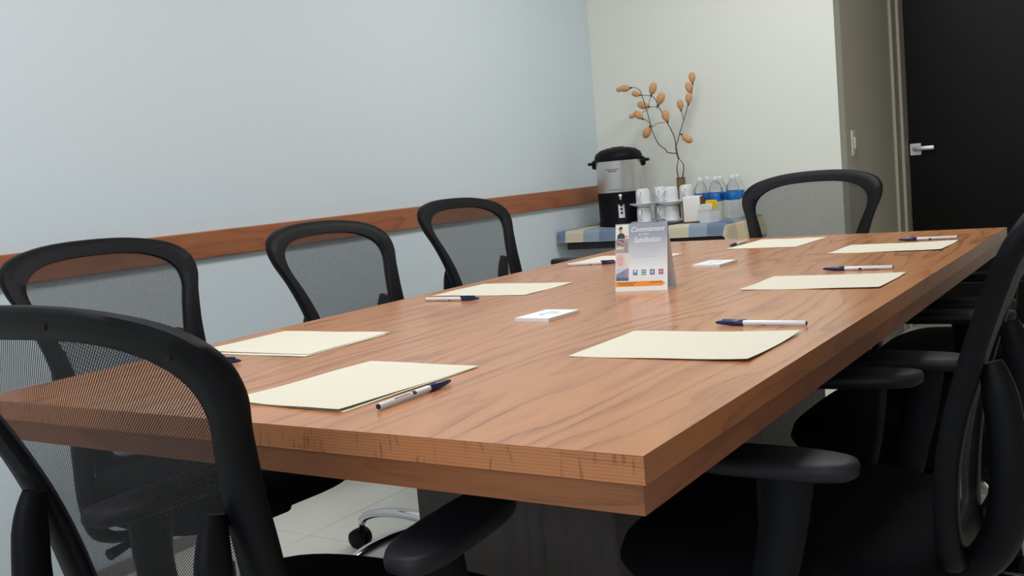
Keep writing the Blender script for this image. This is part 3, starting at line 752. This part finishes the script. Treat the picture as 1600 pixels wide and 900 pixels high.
# ------------------------------------------------------------------ coffee urn
ur = empty('coffee_urn', (-1.845, 3.575, CZ)); tag(ur, 'steel coffee urn with black base and domed black lid in the corner', 'coffee urn')
MB().lathe([(0.108,0.0),(0.116,0.004),(0.116,0.02),(0.112,0.026),(0.112,0.15),(0.113,0.158),(0.111,0.162)], n=40).build('base', M['plastic'], ur)
bd = MB().lathe([(0.1085,0.158),(0.110,0.162),(0.1115,0.168),(0.1115,0.312),(0.113,0.318)], n=48).build('body', M['steel'], ur)
MB().lathe([(0.115,0.312),(0.1165,0.318),(0.1155,0.332),(0.108,0.350),(0.085,0.366),(0.050,0.375),(0.0,0.377)][:-1]+[(0.006,0.3775)], n=40).build('lid', M['plastic'], ur)
b = MB(); b.box(-0.030, 0.030, -0.010, 0.010, 0.370, 0.3795, 0.003, 2); b.build('lid_grip', M['plastic'], ur)
va = math.atan2(-4.4, 2.27)                     # towards the room
for s_ in (-1, 1):
    a = va + s_*PI/2 - 0.12
    ca, sa = math.cos(a), math.sin(a)
    b = MB()
    b.tube([(0.108*ca, 0.108*sa, 0.300), (0.128*ca, 0.128*sa, 0.302)], [0.024, 0.020], 14)
    t1 = Vector((-sa, ca, 0))*0.035
    p = Vector((0.136*ca, 0.136*sa, 0.306))
    b.tube([p-t1, p-t1*0.5, p+t1*0.5, p+t1], [(0.007,0.010),(0.008,0.014),(0.008,0.014),(0.007,0.010)], 10)
    b.build('side_handle', M['plastic'], ur)
def urn_patch(a0, a1, z0, z1, name, mat, rr, parent, n=8):
    b = MB(); rows = []
    for k in range(n+1):
        a = va+a0+(a1-a0)*k/n
        rows.append([((q)*math.cos(a), (q)*math.sin(a), z) for q, z in ((rr, z0), (rr, z1), (rr-0.002, z1), (rr-0.002, z0))])
    b.rings(rows); return b.build(name, mat, parent)
urn_patch(-0.62, -0.02, 0.2705, 0.2735, 'print_line', M['ink'], 0.1118, bd)
urn_patch(-0.48, -0.14, 0.2610, 0.2650, 'print_line', M['ink'], 0.1118, bd)
urn_patch(-0.55, 0.10, 0.1740, 0.1760, 'print_line', M['ink'], 0.1118, bd)
pl = urn_patch(-0.16, 0.10, 0.040, 0.104, 'gauge_plate', M['steel'], 0.1135, ur)
sp_ = Vector((math.cos(va-0.03), math.sin(va-0.03), 0))
for zz in (0.064, 0.082):
    b = MB(); b.tube([sp_*0.1125+Vector((0,0,zz)), sp_*0.1145+Vector((0,0,zz))], 0.006, 10); b.build('indicator', M['hole'], pl)
s2 = Vector((math.cos(va-0.03), math.sin(va-0.03), 0))
b = MB(); b.tube([s2*0.110+Vector((0,0,0.122)), s2*0.132+Vector((0,0,0.122)), s2*0.150+Vector((0,0,0.118)), s2*0.152+Vector((0,0,0.098))], [0.010,0.010,0.010,0.007], 10); b.build('spigot', M['plastic'], ur)
b = MB(); b.tube([s2*0.140+Vector((0,0,0.125)), s2*0.142+Vector((0,0,0.142)), s2*0.150+Vector((0,0,0.148))], [0.005,0.006,0.008], 8); b.build('spigot_lever', M['steel'], ur)

# ------------------------------------------------------------------ mugs and saucers
def make_mug():
    root = empty('coffee_mug')
    # upside down: rim at the bottom, foot on top
    MB().lathe([(0.0315,0.0),(0.0335,0.0),(0.0340,0.004),(0.0335,0.045),(0.0325,0.064),(0.029,0.073),(0.022,0.076),(0.020,0.0745)], n=28).build('cup', M['china'], root)
    b = MB(); b.tube([(0.032,0,0.060),(0.047,0,0.060),(0.056,0,0.048),(0.056,0,0.034),(0.047,0,0.022),(0.032,0,0.018)], [(0.004,0.0055)]*6, 8, 3); b.build('handle', M['china'], root)
    return root
def make_saucer():
    return MB().lathe([(0.030,0.0),(0.032,0.003),(0.050,0.007),(0.066,0.015),(0.067,0.017),(0.064,0.0165),(0.048,0.0095),(0.03,0.007)], n=32).build('saucer', M['china'])
mug0, sau0 = make_mug(), make_saucer()
TOW = [(-1.680, 3.475), (-1.541, 3.480), (-1.662, 3.628), (-1.526, 3.628)]
PLACE = ['the front stack beside the urn', 'the front stack beside the napkins', 'the rear stack near the urn', 'the rear stack near the flower vase']
first = True
va2 = math.atan2(-4.3, 2.0)
for k, (tx, ty) in enumerate(TOW):
    z = CZ+0.001
    for lev in range(2):
        s_ = sau0 if first else copy_tree(sau0)
        m_ = mug0 if first else copy_tree(mug0)
        first = False
        s_.location = (tx, ty, z); m_.location = (tx, ty, z+0.0085)
        m_.rotation_euler = (0, 0, va2 - (0.35, 0.75, 0.3, 0.3)[k] - (0.5 if lev == 0 and k == 1 else 0))
        word = ('bottom', 'upper')[lev]
        tag(s_, 'white %s saucer in %s of mugs' % (word, PLACE[k]), 'saucer', 'white saucers between the stacked mugs')
        tag(m_, 'white upturned mug on the %s saucer of %s' % (word, PLACE[k]), 'mug', 'stacked white mugs on the corner table')
        z += 0.0085+0.076+0.0005

# ------------------------------------------------------------------ napkins, sugar caddy, packets
nh = empty('napkin_holder', (-1.425, 3.465, CZ), 0.12); tag(nh, 'brown wooden napkin holder beside the stacked mugs', 'napkin holder')
MB().box(-0.045, 0.045, -0.030, 0.030, 0, 0.006, 0.001).build('bottom', M['holder'], nh, smooth=False)
MB().box(0.040, 0.046, -0.030, 0.030, 0.006, 0.118, 0.001).build('side', M['holder'], nh, smooth=False)
MB().box(-0.046, -0.040, -0.030, 0.030, 0.006, 0.100, 0.001).build('side', M['holder'], nh, smooth=False)
MB().box(-0.040, 0.040, 0.026, 0.030, 0.006, 0.110, 0.001).build('back', M['holder'], nh, smooth=False)
nk = empty('napkin_pile', (-1.425, 3.465, CZ), 0.12); tag(nk, 'upright pile of white paper napkins in the brown wooden holder', 'napkins')
for k in range(8):
    y = -0.034+0.0072*k
    b = MB(); b.box(-0.0395, 0.0395, y, y+0.0062, 0.0062, 0.118+0.003*math.sin(k*2.3), 0.0024, 2); b.build('napkin', M['napkin'], nk)
sc = empty('sugar_caddy', (-1.335, 3.42, CZ), -0.35); tag(sc, 'square white china caddy holding sweetener packets', 'caddy')
b = MB()
def sq(h, z): return [(-h,-h,z),(h,-h,z),(h,h,z),(-h,h,z)]
b.rings([sq(0.030,0),sq(0.034,0.054),sq(0.036,0.056),sq(0.036,0.058),sq(0.032,0.058),sq(0.028,0.006)])
b.build('bowl', M['china'], sc, smooth=False)
for k in range(5):
    e = MB().box(-0.024, 0.022, -0.0012, 0.0012, -0.028, 0.030, 0.0008).build('sweetener_packet', M['packet'])
    e.location = (-1.335-0.0135+0.002*k, 3.42-0.020+0.007*k, CZ+0.052); e.rotation_euler = (0.10-0.05*k, 0.06*(k % 3-1), -0.35)
    tag(e, 'white sweetener packet standing in the square china caddy', 'packet', 'white packets in the caddy')
for k in range(4):
    e = MB().box(-0.022, 0.024, -0.0012, 0.0012, -0.030, 0.036, 0.0008).build('sweetener_packet', M['yellow'])
    e.location = (-1.335+0.0015+0.002*k, 3.42+0.0135+0.0045*k, CZ+0.062); e.rotation_euler = (-0.04*k, 0.05*(k % 2), -0.35)
    tag(e, 'yellow sweetener packet standing in the square china caddy', 'packet', 'yellow packets in the caddy')
yb = MB().box(-0.022, 0.022, -0.016, 0.016, 0, 0.085, 0.003).build('sweetener_box', M['yellow']); yb.location = (-1.405, 3.530, CZ); yb.rotation_euler = (0, 0, 0.1)
tag(yb, 'small yellow box showing between the napkins and the china caddy', 'box')

# ------------------------------------------------------------------ water bottles
def make_bottle():
    root = empty('water_bottle')
    MB().lathe([(0.024,0.0),(0.030,0.003),(0.0315,0.010),(0.0305,0.02),(0.0318,0.03),(0.0305,0.045),(0.0318,0.06),(0.0312,0.085),(0.0312,0.125),(0.0315,0.132),(0.029,0.146),(0.021,0.164),(0.0135,0.176),(0.0125,0.184),(0.0125,0.186)], n=24).build('body', M['bottle'], root)
    MB().lathe([(0.0316,0.086),(0.0319,0.0865),(0.0319,0.124),(0.0316,0.1245)], n=24, cap0=False, cap1=False).build('label_band', M['label'], root)
    b = MB(); n = 6; rows = []
    for k in range(n+1):
        a = -PI/2-0.1+0.95*k/n
        rows.append([(q*math.cos(a), q*math.sin(a), z) for q, z in ((0.03205, 0.092), (0.03205, 0.120), (0.0315, 0.120), (0.0315, 0.092))])
    b.rings(rows); b.build('label_mark', M['label_navy'], root)
    MB().lathe([(0.0145,0.183),(0.0148,0.185),(0.0145,0.196),(0.013,0.198)], n=20).build('cap', M['cap'], root)
    return root
bt0 = make_bottle()
BT = [(-1.444, 3.605, 'water bottle with blue label directly behind the napkin holder'), (-1.450, 3.705, 'water bottle with blue label, rear row beside the flower stems'),
      (-1.345, 3.545, 'water bottle with blue label standing behind the china caddy'), (-1.357, 3.630, 'water bottle with blue label, between the caddy and the wall'),
      (-1.285, 3.600, 'water bottle with blue label at the outer front of the group'), (-1.305, 3.710, 'water bottle with blue label, outermost by the back wall')]
for i, (x, y, lab) in enumerate(BT):
    o = copy_tree(bt0) if i else bt0
    o.location = (x, y, CZ); o.rotation_euler = (0, 0, 0.5*i); tag(o, lab, 'bottle', 'water bottles on the corner table')

# ------------------------------------------------------------------ vase with bud branch
vs = MB().lathe([(0.028,0.0),(0.030,0.004),(0.026,0.08),(0.021,0.16),(0.021,0.205),(0.018,0.205),(0.017,0.17)], n=20).build('vase', M['wicker'])
vs.location = (-1.598, 3.735, CZ); tag(vs, 'slender woven raffia vase behind the stacked mugs', 'vase')
br = empty('bud_branch', (-1.598, 3.735, CZ+0.2)); tag(br, 'dry branch with peach-coloured buds standing in the raffia vase', 'branch')
def W3(p, dy=0.0):   # branch coordinates were measured at y = 3.68; keep the spray around the vase
    return Vector((p[0]+1.598, 3.68+dy-3.735, p[1]-CZ-0.2))
STEM = {
 'trunk': ([(-1.577,1.038),(-1.583,1.066),(-1.587,1.097)], 0.0042),
 'tl': ([(-1.606,0.940),(-1.590,0.985),(-1.586,1.015),(-1.577,1.040)], 0.0030),
 'tr': ([(-1.590,0.940),(-1.556,0.985),(-1.557,1.016),(-1.575,1.040)], 0.0030),
 'a': ([(-1.587,1.097),(-1.593,1.141),(-1.612,1.184),(-1.633,1.22),(-1.657,1.266),(-1.68,1.31),(-1.70,1.346),(-1.725,1.358),(-1.769,1.366)], 0.0026),
 'b': ([(-1.583,1.066),(-1.628,1.075),(-1.638,1.091),(-1.662,1.11),(-1.679,1.139),(-1.697,1.189),(-1.705,1.238),(-1.715,1.293),(-1.727,1.342),(-1.735,1.377),(-1.752,1.396),(-1.781,1.403)], 0.0026),
 'c': ([(-1.587,1.097),(-1.565,1.162),(-1.543,1.22),(-1.515,1.297),(-1.497,1.342),(-1.491,1.397)], 0.0024),
 't1': ([(-1.543,1.220),(-1.548,1.245),(-1.552,1.272)], 0.0014), 't2': ([(-1.565,1.160),(-1.548,1.148)], 0.0020),
 't3': ([(-1.633,1.218),(-1.669,1.22),(-1.706,1.203)], 0.0014), 't4': ([(-1.700,1.205),(-1.718,1.228),(-1.742,1.248)], 0.0014),
 't5': ([(-1.714,1.290),(-1.735,1.286),(-1.751,1.278)], 0.0014), 't6': ([(-1.672,1.297),(-1.690,1.301),(-1.711,1.300)], 0.0014),
 't7': ([(-1.668,1.287),(-1.672,1.298),(-1.668,1.308)], 0.0014), 't8': ([(-1.716,1.300),(-1.708,1.330),(-1.695,1.357)], 0.0014)}
for k, (pts, rad) in STEM.items():
    dep = {'a': 0.05, 'b': -0.04, 'c': 0.03}.get(k, 0.0)
    n = len(pts)
    P = [W3(p, dep*(i/(n-1))*(1 if k in 'abc' else 0)) for i, p in enumerate(pts)]
    if k in ('t1',): P = [W3(p, 0.012) for p in pts]
    if k in ('tl', 'tr', 'trunk'): P = [W3(p, 0.05 if i == 0 and k != 'trunk' else (0.0)) for i, p in enumerate(pts)]
    b = MB(); b.tube(P, [rad*(1-0.45*i/(n-1)) if n > 3 else rad for i in range(n)], 7, 3); b.build('stem', M['twig'], br)
BUDS = [((-1.812,1.402),(1,-.05),.024,-0.04),((-1.838,1.401),(1,.15),.018,-0.045),((-1.798,1.375),(1,-.35),.020,0.045),((-1.676,1.384),(-.35,-1),.026,-.02),((-1.649,1.333),(-.55,-1),.027,.0),
 ((-1.743,1.313),(1,-.35),.026,.0),((-1.767,1.268),(.75,-.7),.024,-.01),((-1.797,1.268),(1,.25),.016,-.015),((-1.732,1.182),(.6,.9),.027,0),((-1.638,1.251),(.25,-1),.026,.02),
 ((-1.555,1.294),(.1,-1),.022,.012),((-1.527,1.133),(-.75,.6),.026,.0),((-1.512,1.320),(-.15,-1),.023,.018),((-1.511,1.370),(.2,-1),.023,.025),((-1.493,1.415),(.05,-1),.023,.03)]
for (p, ax_, hl, dy) in BUDS:
    hl *= 1.12
    c = W3(p, dy); a = Vector((ax_[0], 0, ax_[1])).normalized()
    b = MB(); prof = [(-1,.14),(-.88,.38),(-.55,.57),(-.1,.63),(.35,.57),(.72,.40),(.93,.22),(1.0,.10)]
    b.tube([c-a*hl*-t_k for t_k, _ in prof], [hl*1.0*q for _, q in prof], 12)
    bd_ = b.build('bud', M['bud'], br)
    b = MB(); b.tube([c+a*hl*0.85, c+a*hl*1.05, c+a*hl*1.4], [hl*0.25, hl*0.18, hl*0.08], 7); b.build('calyx', M['twig'], bd_)
